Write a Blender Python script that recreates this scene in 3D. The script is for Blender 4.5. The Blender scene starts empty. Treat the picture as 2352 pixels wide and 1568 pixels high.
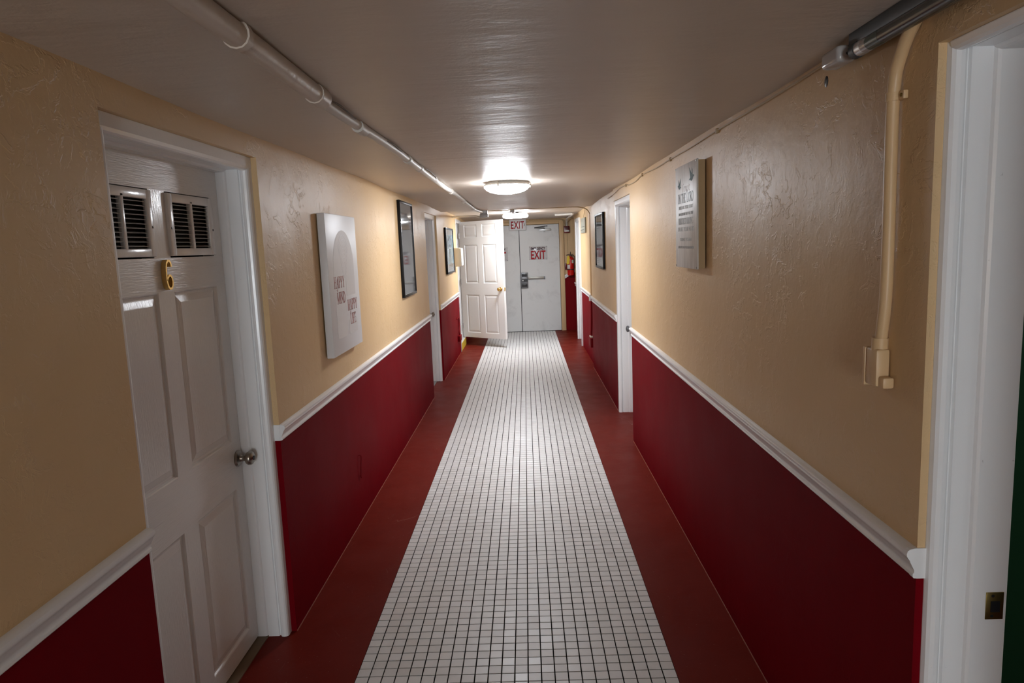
import bpy, bmesh, math, random
from mathutils import Vector, Matrix
random.seed(7)
PI = math.pi
SC = bpy.context.scene
COL = SC.collection

# ------------------------------------------------------------------ camera
F_PX, YAW, PITCH, ROLL = 1601.8, -0.023393, 0.137348, -0.039473
CAM = Vector((0.0966, 0.0, 1.6194))
cy, sy, cp, sp = math.cos(YAW), math.sin(YAW), math.cos(PITCH), math.sin(PITCH)
fw = Vector((sy*cp, cy*cp, -sp)); rt = Vector((cy, -sy, 0)); up = rt.cross(fw)
r2 = rt*math.cos(ROLL) + up*math.sin(ROLL); u2 = -rt*math.sin(ROLL) + up*math.cos(ROLL)
cd = bpy.data.cameras.new('camera'); cam = bpy.data.objects.new('camera', cd); COL.objects.link(cam)
cd.sensor_fit = 'HORIZONTAL'; cd.sensor_width = 36.0; cd.lens = F_PX/2352*36; cd.clip_start = 0.02
m = Matrix(((r2.x, u2.x, -fw.x, CAM.x), (r2.y, u2.y, -fw.y, CAM.y), (r2.z, u2.z, -fw.z, CAM.z), (0, 0, 0, 1)))
cam.matrix_world = m
SC.camera = cam

# ------------------------------------------------------------------ world, exposure
w = bpy.data.worlds.new('world'); SC.world = w; w.use_nodes = True
w.node_tree.nodes['Background'].inputs[0].default_value = (0.6, 0.65, 0.7, 1)
w.node_tree.nodes['Background'].inputs[1].default_value = 0.0
SC.view_settings.view_transform = 'Standard'; SC.view_settings.look = 'None'
SC.view_settings.gamma = 1.0; SC.view_settings.use_curve_mapping = False
SC.view_settings.exposure = 0.3
LAMP_NEAR, LAMP_FAR, DAYLIGHT = 88.0, 108.0, 23.5     # emission of the two ceiling lamps and of the daylit door pane behind the viewer
COOL = (0.90, 0.935, 1.0)

# ------------------------------------------------------------------ materials
MATS = {}
def nt(mat): return mat.node_tree.nodes, mat.node_tree.links
def mk(name, color, rough=0.5, metal=0.0, spec=0.5, emit=None, estr=0.0, alpha=None, trans=0.0, coat=0.0):
    mt = bpy.data.materials.new(name); mt.use_nodes = True
    b = mt.node_tree.nodes['Principled BSDF']
    b.inputs['Base Color'].default_value = (*color, 1); b.inputs['Roughness'].default_value = rough
    b.inputs['Metallic'].default_value = metal; b.inputs['Specular IOR Level'].default_value = spec
    b.inputs['Transmission Weight'].default_value = trans; b.inputs['Coat Weight'].default_value = coat
    if emit: b.inputs['Emission Color'].default_value = (*emit, 1); b.inputs['Emission Strength'].default_value = estr
    MATS[name] = mt; return mt
def node(N, t, **kw):
    n = N.new(t)
    for k, v in kw.items():
        if k in ('operation', 'data_type', 'blend_type', 'noise_dimensions', 'feature', 'distance', 'wave_type', 'bands_direction', 'interpolation_type', 'clamp'): setattr(n, k, v)
        else: n.inputs[k].default_value = v
    return n
def noise(N, L, vec, scale, detail=3, rough=0.5, dist=0.0, sc3=None):
    if sc3:
        mp = N.new('ShaderNodeMapping'); mp.inputs['Scale'].default_value = sc3; L.new(vec, mp.inputs[0]); vec = mp.outputs[0]
    n = node(N, 'ShaderNodeTexNoise', Scale=scale, Detail=detail, Roughness=rough, Distortion=dist); L.new(vec, n.inputs['Vector'])
    return n.outputs['Fac']
def math_(N, L, op, a, b=None, c=None):
    n = N.new('ShaderNodeMath'); n.operation = op
    for i, v in enumerate((a, b, c)):
        if v is None: continue
        if isinstance(v, (int, float)): n.inputs[i].default_value = v
        else: L.new(v, n.inputs[i])
    return n.outputs[0]
def ramp(N, L, fac, lo, hi, a=0.0, b=1.0):
    n = N.new('ShaderNodeMapRange'); n.interpolation_type = 'SMOOTHSTEP'
    L.new(fac, n.inputs[0]); n.inputs[1].default_value = lo; n.inputs[2].default_value = hi; n.inputs[3].default_value = a; n.inputs[4].default_value = b
    return n.outputs[0]
def mixc(N, L, fac, a, b):
    n = N.new('ShaderNodeMix'); n.data_type = 'RGBA'
    if isinstance(fac, (int, float)): n.inputs[0].default_value = fac
    else: L.new(fac, n.inputs[0])
    for i, v in ((6, a), (7, b)):
        if isinstance(v, tuple): n.inputs[i].default_value = (*v, 1)
        else: L.new(v, n.inputs[i])
    return n.outputs[2]
def bump(N, L, h, strength, dist, normal=None):
    n = node(N, 'ShaderNodeBump', Strength=strength, Distance=dist); L.new(h, n.inputs['Height'])
    if normal: L.new(normal, n.inputs['Normal'])
    return n.outputs[0]
def pos(N): return N.new('ShaderNodeNewGeometry').outputs['Position']
def objc(N): return N.new('ShaderNodeTexCoord').outputs['Object']

def wall_material(name, split):
    mt = mk(name, (0.8, 0.6, 0.36), 0.4); N, L = nt(mt); b = N['Principled BSDF']; P = pos(N)
    sep = N.new('ShaderNodeSeparateXYZ'); L.new(P, sep.inputs[0])
    low = math_(N, L, 'LESS_THAN', sep.outputs[2], split)
    # skip-trowel plaster: thin ragged ridges that come and go in patches, over a soft lumpy ground
    isl = ramp(N, L, noise(N, L, P, 13.0, 5, 0.62, 0.5, (1, 0.8, 1.2)), 0.53, 0.58)
    isl2 = ramp(N, L, noise(N, L, P, 24.0, 4, 0.62, 0.9, (1, 1.2, 1.0)), 0.54, 0.60)
    patch = ramp(N, L, noise(N, L, P, 1.9, 3, 0.55, 0.5), 0.44, 0.62, 0.06, 1.0)
    patch2 = ramp(N, L, noise(N, L, P, 2.7, 3, 0.55, 0.3), 0.46, 0.64, 0.05, 1.0)
    h = math_(N, L, 'ADD', math_(N, L, 'MULTIPLY', isl, patch), math_(N, L, 'MULTIPLY', math_(N, L, 'MULTIPLY', isl2, patch2), 0.6))
    h = math_(N, L, 'ADD', h, math_(N, L, 'MULTIPLY', noise(N, L, P, 5.0, 4, 0.55), 2.6))
    h = math_(N, L, 'ADD', h, math_(N, L, 'MULTIPLY', noise(N, L, P, 120.0, 2, 0.5), 0.14))
    h = math_(N, L, 'MULTIPLY', h, math_(N, L, 'SUBTRACT', 1.0, math_(N, L, 'MULTIPLY', low, 0.86)))
    L.new(bump(N, L, h, 0.27, 0.006), b.inputs['Normal'])
    blot = noise(N, L, P, 1.7, 4, 0.6)
    cream = mixc(N, L, blot, (0.65, 0.445, 0.225), (0.71, 0.51, 0.295))
    red = mixc(N, L, noise(N, L, P, 7.0, 4, 0.6, 0, (1, 1, 0.25)), (0.145, 0.0016, 0.0055), (0.18, 0.0024, 0.008))
    L.new(mixc(N, L, low, cream, red), b.inputs['Base Color'])
    rr = math_(N, L, 'ADD', 0.36, math_(N, L, 'MULTIPLY', noise(N, L, P, 3.0, 3), 0.16))
    rr = math_(N, L, 'SUBTRACT', rr, math_(N, L, 'MULTIPLY', low, 0.02))
    rr = math_(N, L, 'ADD', rr, math_(N, L, 'MULTIPLY', low, 0.10)); L.new(rr, b.inputs['Roughness'])
    L.new(math_(N, L, 'SUBTRACT', 0.25, math_(N, L, 'MULTIPLY', low, 0.23)), b.inputs['Specular IOR Level'])
    return mt
wall_material('plaster', 0.868)
wall_material('plaster_sloped', -1.0)

mt = mk('ceiling_paint', (0.7, 0.63, 0.55), 0.42, spec=.38); N, L = nt(mt); P = pos(N)
h = math_(N, L, 'ADD', math_(N, L, 'MULTIPLY', noise(N, L, P, 3.0, 4, 0.55, 0.3, (0.5, 1.7, 1)), 2.6), math_(N, L, 'MULTIPLY', noise(N, L, P, 26.0, 3, 0.55, 0.8, (0.6, 1, 1)), 0.40))
h = math_(N, L, 'ADD', h, math_(N, L, 'MULTIPLY', noise(N, L, P, 110.0, 2, 0.5), 0.13))
L.new(bump(N, L, h, 0.42, 0.006), N['Principled BSDF'].inputs['Normal'])
L.new(mixc(N, L, noise(N, L, P, 2.0, 4, 0.6), (0.585, 0.505, 0.425), (0.645, 0.565, 0.485)), N['Principled BSDF'].inputs['Base Color'])

mt = mk('floor_paint', (0.2, 0.03, 0.018), 0.36, spec=0.06); N, L = nt(mt); P = pos(N)
c1 = mixc(N, L, noise(N, L, P, 2.2, 5, 0.6), (0.125, 0.0095, 0.005), (0.165, 0.015, 0.008))
spk = ramp(N, L, noise(N, L, P, 130.0, 1, 0.4), 0.74, 0.79)
scr = ramp(N, L, math_(N, L, 'ABSOLUTE', math_(N, L, 'SUBTRACT', noise(N, L, P, 6.0, 2, 0.5, 1.2, (1, .25, 1)), 0.5)), 0.0, 0.004, 1, 0)
scr = math_(N, L, 'MULTIPLY', scr, ramp(N, L, noise(N, L, P, 2.4, 2), 0.6, 0.66, 0, 0.5))
L.new(mixc(N, L, math_(N, L, 'MAXIMUM', math_(N, L, 'MULTIPLY', spk, 0.45), scr), c1, (0.36, 0.21, 0.17)), N['Principled BSDF'].inputs['Base Color'])
L.new(bump(N, L, noise(N, L, P, 16.0, 4, 0.6), 0.25, 0.004), N['Principled BSDF'].inputs['Normal'])
L.new(ramp(N, L, noise(N, L, P, 5.0, 4), 0.3, 0.7, 0.36, 0.50), N['Principled BSDF'].inputs['Roughness'])

PITCH_T = 1.22/24; ROW0 = 2.4148
mt = mk('tile_glaze', (0.6, 0.6, 0.58), 0.3); N, L = nt(mt); P = pos(N)
mp = N.new('ShaderNodeVectorMath'); mp.operation = 'ADD'; mp.inputs[1].default_value = (0.61 + 20*PITCH_T, -ROW0 + 100*PITCH_T, 0); L.new(P, mp.inputs[0])
sn = N.new('ShaderNodeVectorMath'); sn.operation = 'SNAP'; sn.inputs[1].default_value = (PITCH_T, PITCH_T, 10); L.new(mp.outputs[0], sn.inputs[0])
wn = N.new('ShaderNodeTexWhiteNoise'); L.new(sn.outputs[0], wn.inputs[0])
tc = mixc(N, L, wn.outputs['Value'], (0.66, 0.66, 0.65), (0.74, 0.74, 0.735))
tc = mixc(N, L, math_(N, L, 'MULTIPLY', ramp(N, L, noise(N, L, P, 7.0, 4, 0.6), 0.5, 0.75), 0.25), tc, (0.52, 0.49, 0.45))
L.new(tc, N['Principled BSDF'].inputs['Base Color'])
L.new(math_(N, L, 'ADD', 0.36, math_(N, L, 'MULTIPLY', wn.outputs['Value'], 0.12)), N['Principled BSDF'].inputs['Roughness'])
L.new(bump(N, L, noise(N, L, P, 14.0, 3, 0.6), 0.12, 0.004), N['Principled BSDF'].inputs['Normal'])

def paint_white(name, color, grain=None, rough=0.3, bs=0.25):
    mt = mk(name, color, rough); N, L = nt(mt); P = objc(N)
    if grain: h = noise(N, L, P, 60.0, 3, 0.6, 0.4, grain)
    else: h = noise(N, L, P, 40.0, 3, 0.6)
    L.new(bump(N, L, h, bs, 0.003), N['Principled BSDF'].inputs['Normal'])
    return mt
paint_white('door_paint_h', (0.84, 0.835, 0.825), (0.22, 1, 4.0), 0.19, 0.42)
paint_white('door_paint_v', (0.84, 0.835, 0.825), (4.0, 1, 0.22), 0.19, 0.32)
mt = paint_white('trim_paint', (0.87, 0.875, 0.88), None, 0.20, 0.14)
N, L = nt(mt); P = pos(N)
chip = ramp(N, L, noise(N, L, P, 34.0, 3, 0.6), 0.73, 0.76)
L.new(mixc(N, L, math_(N, L, 'MULTIPLY', chip, 0.45), (0.87, 0.875, 0.88), (0.30, 0.28, 0.25)), N['Principled BSDF'].inputs['Base Color'])
mt = paint_white('metal_door_paint', (0.60, 0.61, 0.605), None, 0.38, 0.10)
N, L = nt(mt); P = objc(N)
L.new(mixc(N, L, ramp(N, L, noise(N, L, P, 4.0, 5, 0.65, 0.5), 0.5, 0.8), (0.70, 0.71, 0.705), (0.56, 0.565, 0.56)), N['Principled BSDF'].inputs['Base Color'])
mk('cream_paint', (0.67, 0.465, 0.255), 0.4, spec=.4); mk('maroon_paint', (0.17, 0.003, 0.006), 0.5, spec=.06)
mk('pipe_white', (0.66, 0.63, 0.58), 0.5, spec=.3); mk('grout', (0.006, 0.0055, 0.005), 0.9, spec=.05)
mk('nickel', (0.36, 0.33, 0.29), 0.28, 1.0); mk('brass', (0.72, 0.50, 0.18), 0.25, 1.0); mk('dark_brass', (0.30, 0.21, 0.07), 0.38, 1.0)
mk('aluminium', (0.52, 0.53, 0.53), 0.38, 1.0); mk('grey_metal', (0.17, 0.175, 0.185), 0.42, 0.6); mk('steel_bar', (0.33, 0.32, 0.29), 0.42, 0.8)
mk('black', (0.01, 0.01, 0.011), 0.4); mk('frame_black', (0.006, 0.006, 0.007), 0.35, spec=.2); mk('void_shade', (0.006, 0.006, 0.006), 0.9)
mk('white_plastic', (0.72, 0.72, 0.70), 0.35); mk('ivory_plastic', (0.74, 0.70, 0.58), 0.38); mk('grey_plastic', (0.42, 0.42, 0.43), 0.3)
mk('red_print', (0.36, 0.006, 0.012), 0.5, spec=.15); mk('dark_print', (0.05, 0.012, 0.02), 0.5, spec=.15); mk('black_print', (0.02, 0.02, 0.022), 0.5)
mk('clear_plate', (0.62, 0.62, 0.63), 0.14); mk('exit_plate', (0.80, 0.80, 0.82), 0.3)
mk('canvas_white', (0.73, 0.735, 0.75), 0.42); mk('arch_print', (0.69, 0.685, 0.685), 0.5); mk('rust_print', (0.33, 0.085, 0.075), 0.5); mk('tan_edge', (0.40, 0.27, 0.13), 0.6)
mk('faint_print', (0.40, 0.40, 0.39), 0.5); mk('teal_print', (0.02, 0.075, 0.075), 0.6, spec=.1); mk('pink_print', (0.54, 0.46, 0.44), 0.5)
mk('red_enamel', (0.62, 0.012, 0.008), 0.22); mk('dark_red', (0.13, 0.006, 0.008), 0.3); mk('yellow_tag', (0.80, 0.56, 0.02), 0.5); mk('yellow_paint', (0.72, 0.52, 0.03), 0.5)
mk('strobe_lens', (0.80, 0.80, 0.78), 0.08); mk('tube_glass', (0.055, 0.06, 0.058), 0.2); mk('dark_channel', (0.02, 0.022, 0.022), 0.5); mk('green_cap', (0.03, 0.06, 0.045), 0.3)
mk('holder_plastic', (0.42, 0.40, 0.39), 0.15); mk('wood_sill', (0.17, 0.11, 0.06), 0.6); mk('wire_tan', (0.42, 0.30, 0.16), 0.5); mk('wire_dark', (0.10, 0.065, 0.035), 0.6)
mk('green_wall', (0.018, 0.115, 0.045), 0.6); mk('grey_wall', (0.30, 0.31, 0.30), 0.6); mk('panel_grey', (0.33, 0.33, 0.27), 0.5); mk('edge_line', (0.22, 0.06, 0.035), 0.6, spec=.1)
mk('louver_slat', (0.52, 0.51, 0.48), 0.3)
mk('dome_glass', (0.85, 0.87, 0.9), 0.3, emit=COOL, estr=LAMP_NEAR)
mk('drum_glass', (0.85, 0.87, 0.9), 0.3, emit=(0.90, 0.945, 1.0), estr=LAMP_FAR)
mk('daylit_pane', (0.8, 0.85, 0.9), 0.2, emit=(0.86, 0.94, 1.0), estr=DAYLIGHT)
mt = mk('plank_print', (0.5, 0.49, 0.46), 0.42); N, L = nt(mt); P = objc(N)
g = noise(N, L, P, 14.0, 5, 0.6, 0.6, (3.0, 1, 0.35))
L.new(mixc(N, L, ramp(N, L, g, 0.35, 0.7), (0.52, 0.50, 0.47), (0.66, 0.65, 0.62)), N['Principled BSDF'].inputs['Base Color'])
def poster(name, a, b, c_, sc3=(1, 1, 1), scale=5.0, spec=0.2):
    mt = mk(name, a, 0.04, spec=spec); N, L = nt(mt); P = objc(N)
    f = noise(N, L, P, scale, 4, 0.6, 0.8, sc3); f2 = noise(N, L, P, scale*2.3, 3, 0.5, 1.5, sc3)
    cc = mixc(N, L, ramp(N, L, f, 0.4, 0.6), a, b)
    L.new(mixc(N, L, ramp(N, L, f2, 0.62, 0.72), cc, c_), N['Principled BSDF'].inputs['Base Color'])
poster('poster_grey', (0.15, 0.155, 0.16), (0.20, 0.205, 0.21), (0.23, 0.235, 0.24), scale=2.0, spec=.5)
poster('poster_blue', (0.20, 0.34, 0.44), (0.36, 0.50, 0.58), (0.50, 0.57, 0.60), (1, 1, 0.4))
poster('poster_slate', (0.07, 0.085, 0.10), (0.15, 0.17, 0.19), (0.36, 0.37, 0.37), (1, 1, 0.5))
mk('poster_pale', (0.34, 0.36, 0.37), 0.1); mk('poster_ink', (0.05, 0.06, 0.065), 0.2); mk('poster_teal', (0.09, 0.17, 0.22), 0.08)

# ------------------------------------------------------------------ mesh helpers
class MB:
    def __init__(s): s.v = []; s.f = []; s.m = []; s.s = []
    def add(s, vs, fs, mi=0, smooth=False):
        o = len(s.v); s.v += [tuple(p) for p in vs]
        for f in fs: s.f.append(tuple(i+o for i in f)); s.m.append(mi); s.s.append(smooth)
        return s
    def box(s, x0, x1, y0, y1, z0, z1, mi=0):
        v = [(x0,y0,z0),(x1,y0,z0),(x1,y1,z0),(x0,y1,z0),(x0,y0,z1),(x1,y0,z1),(x1,y1,z1),(x0,y1,z1)]
        return s.add(v, [(0,3,2,1),(4,5,6,7),(0,1,5,4),(1,2,6,5),(2,3,7,6),(3,0,4,7)], mi)
    def bbox(s, x0, x1, y0, y1, z0, z1, b=0.004, mi=0, seg=2):
        bm = bmesh.new(); bmesh.ops.create_cube(bm, size=1)
        for q in bm.verts: q.co = Vector(((x0+x1)/2+q.co.x*(x1-x0), (y0+y1)/2+q.co.y*(y1-y0), (z0+z1)/2+q.co.z*(z1-z0)))
        b = min(b, abs(x1-x0)*.45, abs(y1-y0)*.45, abs(z1-z0)*.45)
        bmesh.ops.bevel(bm, geom=list(bm.edges), offset=b, segments=seg, affect='EDGES', profile=0.5)
        bm.verts.index_update()
        s.add([q.co[:] for q in bm.verts], [tuple(q.index for q in f.verts) for f in bm.faces], mi, True); bm.free(); return s
    def lathe(s, prof, seg=24, axis='z', c=(0,0,0), mi=0, smooth=True):
        vs = []; n = len(prof)
        for k in range(seg):
            a = 2*PI*k/seg; ca, sa = math.cos(a), math.sin(a)
            for r, h in prof:
                p = {'z': (r*ca, r*sa, h), 'y': (r*ca, h, r*sa), 'x': (h, r*ca, r*sa)}[axis]
                vs.append((p[0]+c[0], p[1]+c[1], p[2]+c[2]))
        fs = []
        for k in range(seg):
            k2 = (k+1) % seg
            for i in range(n-1): fs.append((k*n+i, k2*n+i, k2*n+i+1, k*n+i+1))
        fs.append(tuple(k*n for k in range(seg))[::-1]); fs.append(tuple(k*n+n-1 for k in range(seg)))
        return s.add(vs, fs, mi, smooth)
    def tube(s, pts, r, seg=10, mi=0, rs=None):
        pts = [Vector(p) for p in pts]; n = len(pts); rings = []; nrm = None
        for i, p in enumerate(pts):
            t = (pts[min(i+1, n-1)]-pts[max(i-1, 0)]).normalized()
            if nrm is None:
                a = Vector((0, 0, 1)) if abs(t.z) < 0.9 else Vector((1, 0, 0)); nrm = (a - t*a.dot(t)).normalized()
            else: nrm = (nrm - t*nrm.dot(t)).normalized()
            bn = t.cross(nrm); rr = rs[i] if rs else r
            rings.append([p + (nrm*math.cos(2*PI*k/seg)+bn*math.sin(2*PI*k/seg))*rr for k in range(seg)])
        vs = [q for ring in rings for q in ring]; fs = []
        for i in range(n-1):
            for k in range(seg):
                k2 = (k+1) % seg; fs.append((i*seg+k, i*seg+k2, (i+1)*seg+k2, (i+1)*seg+k))
        fs.append(tuple(range(seg))[::-1]); fs.append(tuple((n-1)*seg+k for k in range(seg)))
        return s.add(vs, fs, mi, True)
    def extrude(s, prof, a, b, axis='y', mi=0, smooth=False):
        """prof: closed list of (p,q); axis y: (p,q)->(x,z), axis z: (x,y), axis x: (y,z)"""
        f = {'y': lambda p, q, t: (p, t, q), 'z': lambda p, q, t: (p, q, t), 'x': lambda p, q, t: (t, p, q)}[axis]
        n = len(prof); vs = [f(p, q, a) for p, q in prof]+[f(p, q, b) for p, q in prof]
        fs = [(i, (i+1) % n, n+(i+1) % n, n+i) for i in range(n)]+[tuple(range(n))[::-1], tuple(n+i for i in range(n))]
        return s.add(vs, fs, mi, smooth)
    def ribbon(s, path, wdt, y0, y1, mi=0, closed=False):
        """flat lettering stroke in the x-z plane, from depth y0 to y1"""
        n = len(path); Lp = []; Rp = []
        for i, (x, z) in enumerate(path):
            if closed: a = path[i-1]; b = path[(i+1) % n]
            else: a = path[max(i-1, 0)]; b = path[min(i+1, n-1)]
            dx, dz = b[0]-a[0], b[1]-a[1]; l = math.hypot(dx, dz) or 1
            wv = wdt[i] if isinstance(wdt, list) else wdt
            Lp.append((x-dz/l*wv/2, z+dx/l*wv/2)); Rp.append((x+dz/l*wv/2, z-dx/l*wv/2))
        vs = []
        for (lx, lz), (rx, rz) in zip(Lp, Rp): vs += [(lx, y0, lz), (rx, y0, rz), (lx, y1, lz), (rx, y1, rz)]
        fs = []; rng = range(n) if closed else range(n-1)
        for i in rng:
            a = 4*i; b = 4*((i+1) % n)
            fs += [(a, a+1, b+1, b), (a+2, b+2, b+3, a+3), (a, b, b+2, a+2), (a+1, a+3, b+3, b+1)]
        if not closed: fs += [(0, 2, 3, 1), (4*n-4, 4*n-3, 4*n-1, 4*n-2)]
        return s.add(vs, fs, mi)

def obj(name, mb, mats, parent=None, loc=None, rz=0.0, angle=35):
    me = bpy.data.meshes.new(name); me.from_pydata(mb.v, [], mb.f)
    if isinstance(mats, str): mats = [mats]
    for q in mats: me.materials.append(MATS[q])
    me.polygons.foreach_set('material_index', mb.m); me.polygons.foreach_set('use_smooth', mb.s)
    bm = bmesh.new(); bm.from_mesh(me); bmesh.ops.recalc_face_normals(bm, faces=bm.faces); bm.to_mesh(me); bm.free()
    if any(mb.s): me.set_sharp_from_angle(angle=math.radians(angle))
    me.update()
    o = bpy.data.objects.new(name, me); COL.objects.link(o)
    if parent: o.parent = parent
    if loc: o.location = loc
    o.rotation_euler = (0, 0, rz)
    return o
def tag(o, label=None, cat=None, group=None, kind=None):
    for k, v in (('label', label), ('category', cat), ('group', group), ('kind', kind)):
        if v: o[k] = v
    return o
def thing(name, label, cat, loc=(0, 0, 0), rz=0.0, group=None, kind=None):
    o = bpy.data.objects.new(name, None); COL.objects.link(o); o.empty_display_size = 0.05
    o.location = loc; o.rotation_euler = (0, 0, rz)
    return tag(o, label, cat, group, kind)
LEFT, RIGHT, ENDW = PI/2, -PI/2, 0.0        # local x = viewer's right, y = into the wall, z = up
def text(name, body, size, mat, parent, loc, sx=1.0, sz=1.0, bold=0.0, depth=0.0006, align='CENTER', rot=0.0, spacing=1.0):
    cu = bpy.data.curves.new('lettering', 'FONT'); cu.body = body; cu.size = size; cu.extrude = depth; cu.offset = bold; cu.align_x = align; cu.resolution_u = 4; cu.space_character = spacing
    t = bpy.data.objects.new('lettering', cu); COL.objects.link(t)
    dg = bpy.context.evaluated_depsgraph_get(); dg.update()
    me = bpy.data.meshes.new_from_object(t.evaluated_get(dg)); bpy.data.objects.remove(t); bpy.data.curves.remove(cu)
    M = Matrix.Rotation(rot, 4, 'Y') @ Matrix.Diagonal((sx, 1, sz, 1)) @ Matrix.Rotation(PI/2, 4, 'X')
    me.transform(M); me.materials.clear(); me.materials.append(MATS[mat]); me.name = name
    o = bpy.data.objects.new(name, me); COL.objects.link(o); o.parent = parent; o.location = loc
    return o

# serif lettering drawn stroke by stroke (thick and thin), unit height
TK, TN, SF = 0.15, 0.055, 0.05
def arc(cx, cz, rx, rz, a0, a1, n=12): return [(cx+rx*math.cos(math.radians(a0+(a1-a0)*i/n)), cz+rz*math.sin(math.radians(a0+(a1-a0)*i/n))) for i in range(n+1)]
def vs_(x, t=TK, z0=0, z1=1, s0=True, s1=True):
    o = [([(x, z0), (x, z1)], t)]
    if s0: o.append(([(x-.13, z0+SF/2), (x+.13, z0+SF/2)], SF))
    if s1: o.append(([(x-.13, z1-SF/2), (x+.13, z1-SF/2)], SF))
    return o
def hs_(z, x0, x1): return [([(x0, z), (x1, z)], TN)]
GL = {
 'H': (.80, vs_(.15)+vs_(.65)+hs_(.52, .15, .65)), 'A': (.78, [([(.10, 0), (.38, 1)], TN), ([(.38, 1), (.66, 0)], TK)]+hs_(.35, .2, .56)+[([(0, .025), (.2, .025)], SF), ([(.53, .025), (.79, .025)], SF)]),
 'P': (.66, vs_(.15)+[(arc(.18, .74, .36, .24, -90, 90), .10)]), 'Y': (.72, [([(.08, 1), (.36, .45)], TK), ([(.66, 1), (.36, .45)], TN)]+vs_(.36, TK, 0, .47, True, False)+[([(0, .975), (.2, .975)], SF), ([(.55, .975), (.76, .975)], SF)]),
 'M': (.98, vs_(.12, TN)+[([(.13, 1), (.47, .05)], TK), ([(.47, .05), (.82, 1)], TN)]+vs_(.84)), 'I': (.34, vs_(.17)), 'N': (.80, vs_(.12, TN)+[([(.1, 1), (.66, 0)], TK)]+vs_(.66, TN, 0, 1, False)),
 'D': (.76, vs_(.15)+[(arc(.2, .5, .46, .475, -90, 90), .11)]), 'L': (.60, vs_(.15)+hs_(.03, .15, .55)+[([(.54, 0), (.54, .2)], TN)]), 'F': (.58, vs_(.15)+hs_(.97, .15, .54)+hs_(.52, .15, .42)+[([(.53, 1), (.53, .8)], TN)]),
 'E': (.62, vs_(.15)+hs_(.97, .15, .55)+hs_(.52, .15, .43)+hs_(.03, .15, .57)+[([(.54, 1), (.54, .8)], TN), ([(.56, 0), (.56, .2)], TN)]), 'T': (.70, vs_(.34, TK, 0, 1, True, False)+hs_(.97, .04, .64)+[([(.05, 1), (.05, .8)], TN), ([(.63, 1), (.63, .8)], TN)]),
 'O': (.82, [(arc(.4, .5, .33, .46, 0, 360, 20), .11)]), 'R': (.74, vs_(.15)+[(arc(.18, .75, .34, .23, -90, 90), .10), ([(.36, .5), (.66, 0)], TK)]),
 'U': (.78, vs_(.15, TK, .3, 1, False)+[(arc(.38, .3, .23, .27, 180, 360), .09)]+vs_(.62, TN, .3, 1, False)), 'S': (.58, [(arc(.28, .74, .2, .23, 20, 270, 14), .10), (arc(.28, .27, .22, .24, 90, -160, 14), .10)]), 'G': (.82, [(arc(.42, .5, .34, .46, 45, 315, 16), .11)]+vs_(.68, TK, .1, .42, False, True)),
}
def serif(name, body, height, cond, mat, parent, loc, big_first=False, y0=-0.0006, extra=None):
    mb = MB(); x = 0; tot = 0
    for i, ch in enumerate(body):
        k = 1.28 if (big_first and (i == 0 or body[i-1] == ' ') and (len(body.split(' ')[-1]) > 3) and i >= body.rfind(' ')) else 1.0
        if ch == ' ': x += .4; continue
        wd, st = GL[ch]
        for path, t in st: mb.ribbon([((x+px*k)*height*cond, pz*k*height) for px, pz in path], t*height*(cond*.5+.5)*k, y0, 0)
        x += wd*k+.05
    W_ = x*height*cond
    if extra: extra(mb, height, cond)
    mb.v = [(p[0]-W_/2, p[1], p[2]) for p in mb.v]
    return obj(name, mb, mat, parent, loc)

# ------------------------------------------------------------------ room dimensions
XL, XR, XA, XB = -0.95, 0.925, 0.94, 0.965      # left wall, right wall near / middle / far
YB, YE, YSTEP = -5.6, 13.0, 9.0                 # back wall, end wall, ceiling step
TH = 0.24
def struct(o, label=None): o['kind'] = 'structure'; return tag(o, label)

# ------------------------------------------------------------------ floor with tile strip
mb = MB()
mb.box(XL-0.35, -0.61, YB, YE+0.1, -0.1, 0.0)
mb.box(0.61, 2.3, YB, YE+0.1, -0.1, 0.0)
floor = struct(obj('floor', mb, 'floor_paint'), 'dark red painted concrete floor with white tile strip')
mb = MB(); mb.box(-0.61, 0.61, YB, YE+0.1, -0.1, -0.0030); obj('grout_bed', mb, 'grout', floor)
g = PITCH_T/2-0.0022; t = g-0.0007
def tile_geo(cx, cyy):
    v = [(cx-g, cyy-g, -.0030), (cx+g, cyy-g, -.0030), (cx+g, cyy+g, -.0030), (cx-g, cyy+g, -.0030), (cx-g, cyy-g, -.0006), (cx+g, cyy-g, -.0006), (cx+g, cyy+g, -.0006), (cx-g, cyy+g, -.0006),
         (cx-t, cyy-t, 0), (cx+t, cyy-t, 0), (cx+t, cyy+t, 0), (cx-t, cyy+t, 0)]
    return v, [(8, 9, 10, 11)]+[(i, (i+1) % 4, 4+(i+1) % 4, 4+i) for i in range(4)]+[(4+i, 4+(i+1) % 4, 8+(i+1) % 4, 8+i) for i in range(4)]
mb = MB(); mb.add(*tile_geo(0, 0)); first = None
for r in range(0, 12):
    for cidx in range(24):
        lc = (-0.61+(cidx+.5)*PITCH_T + random.uniform(-.0003, .0003), ROW0+(r+.5)*PITCH_T + random.uniform(-.0003, .0003), random.uniform(-.0002, .0002))
        if first is None: first = obj('tile', mb, 'tile_glaze', floor, lc)
        else:
            o = first.copy(); COL.objects.link(o); o.parent = floor; o.location = lc
mb = MB()
for r in range(-155, int((YE-ROW0)/PITCH_T)):
    if 0 <= r < 12: continue
    for cidx in range(24): mb.add(*tile_geo(-0.61+(cidx+.5)*PITCH_T, ROW0+(r+.5)*PITCH_T))
o = obj('tile_field', mb, 'tile_glaze', floor); o['kind'] = 'stuff'

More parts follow.
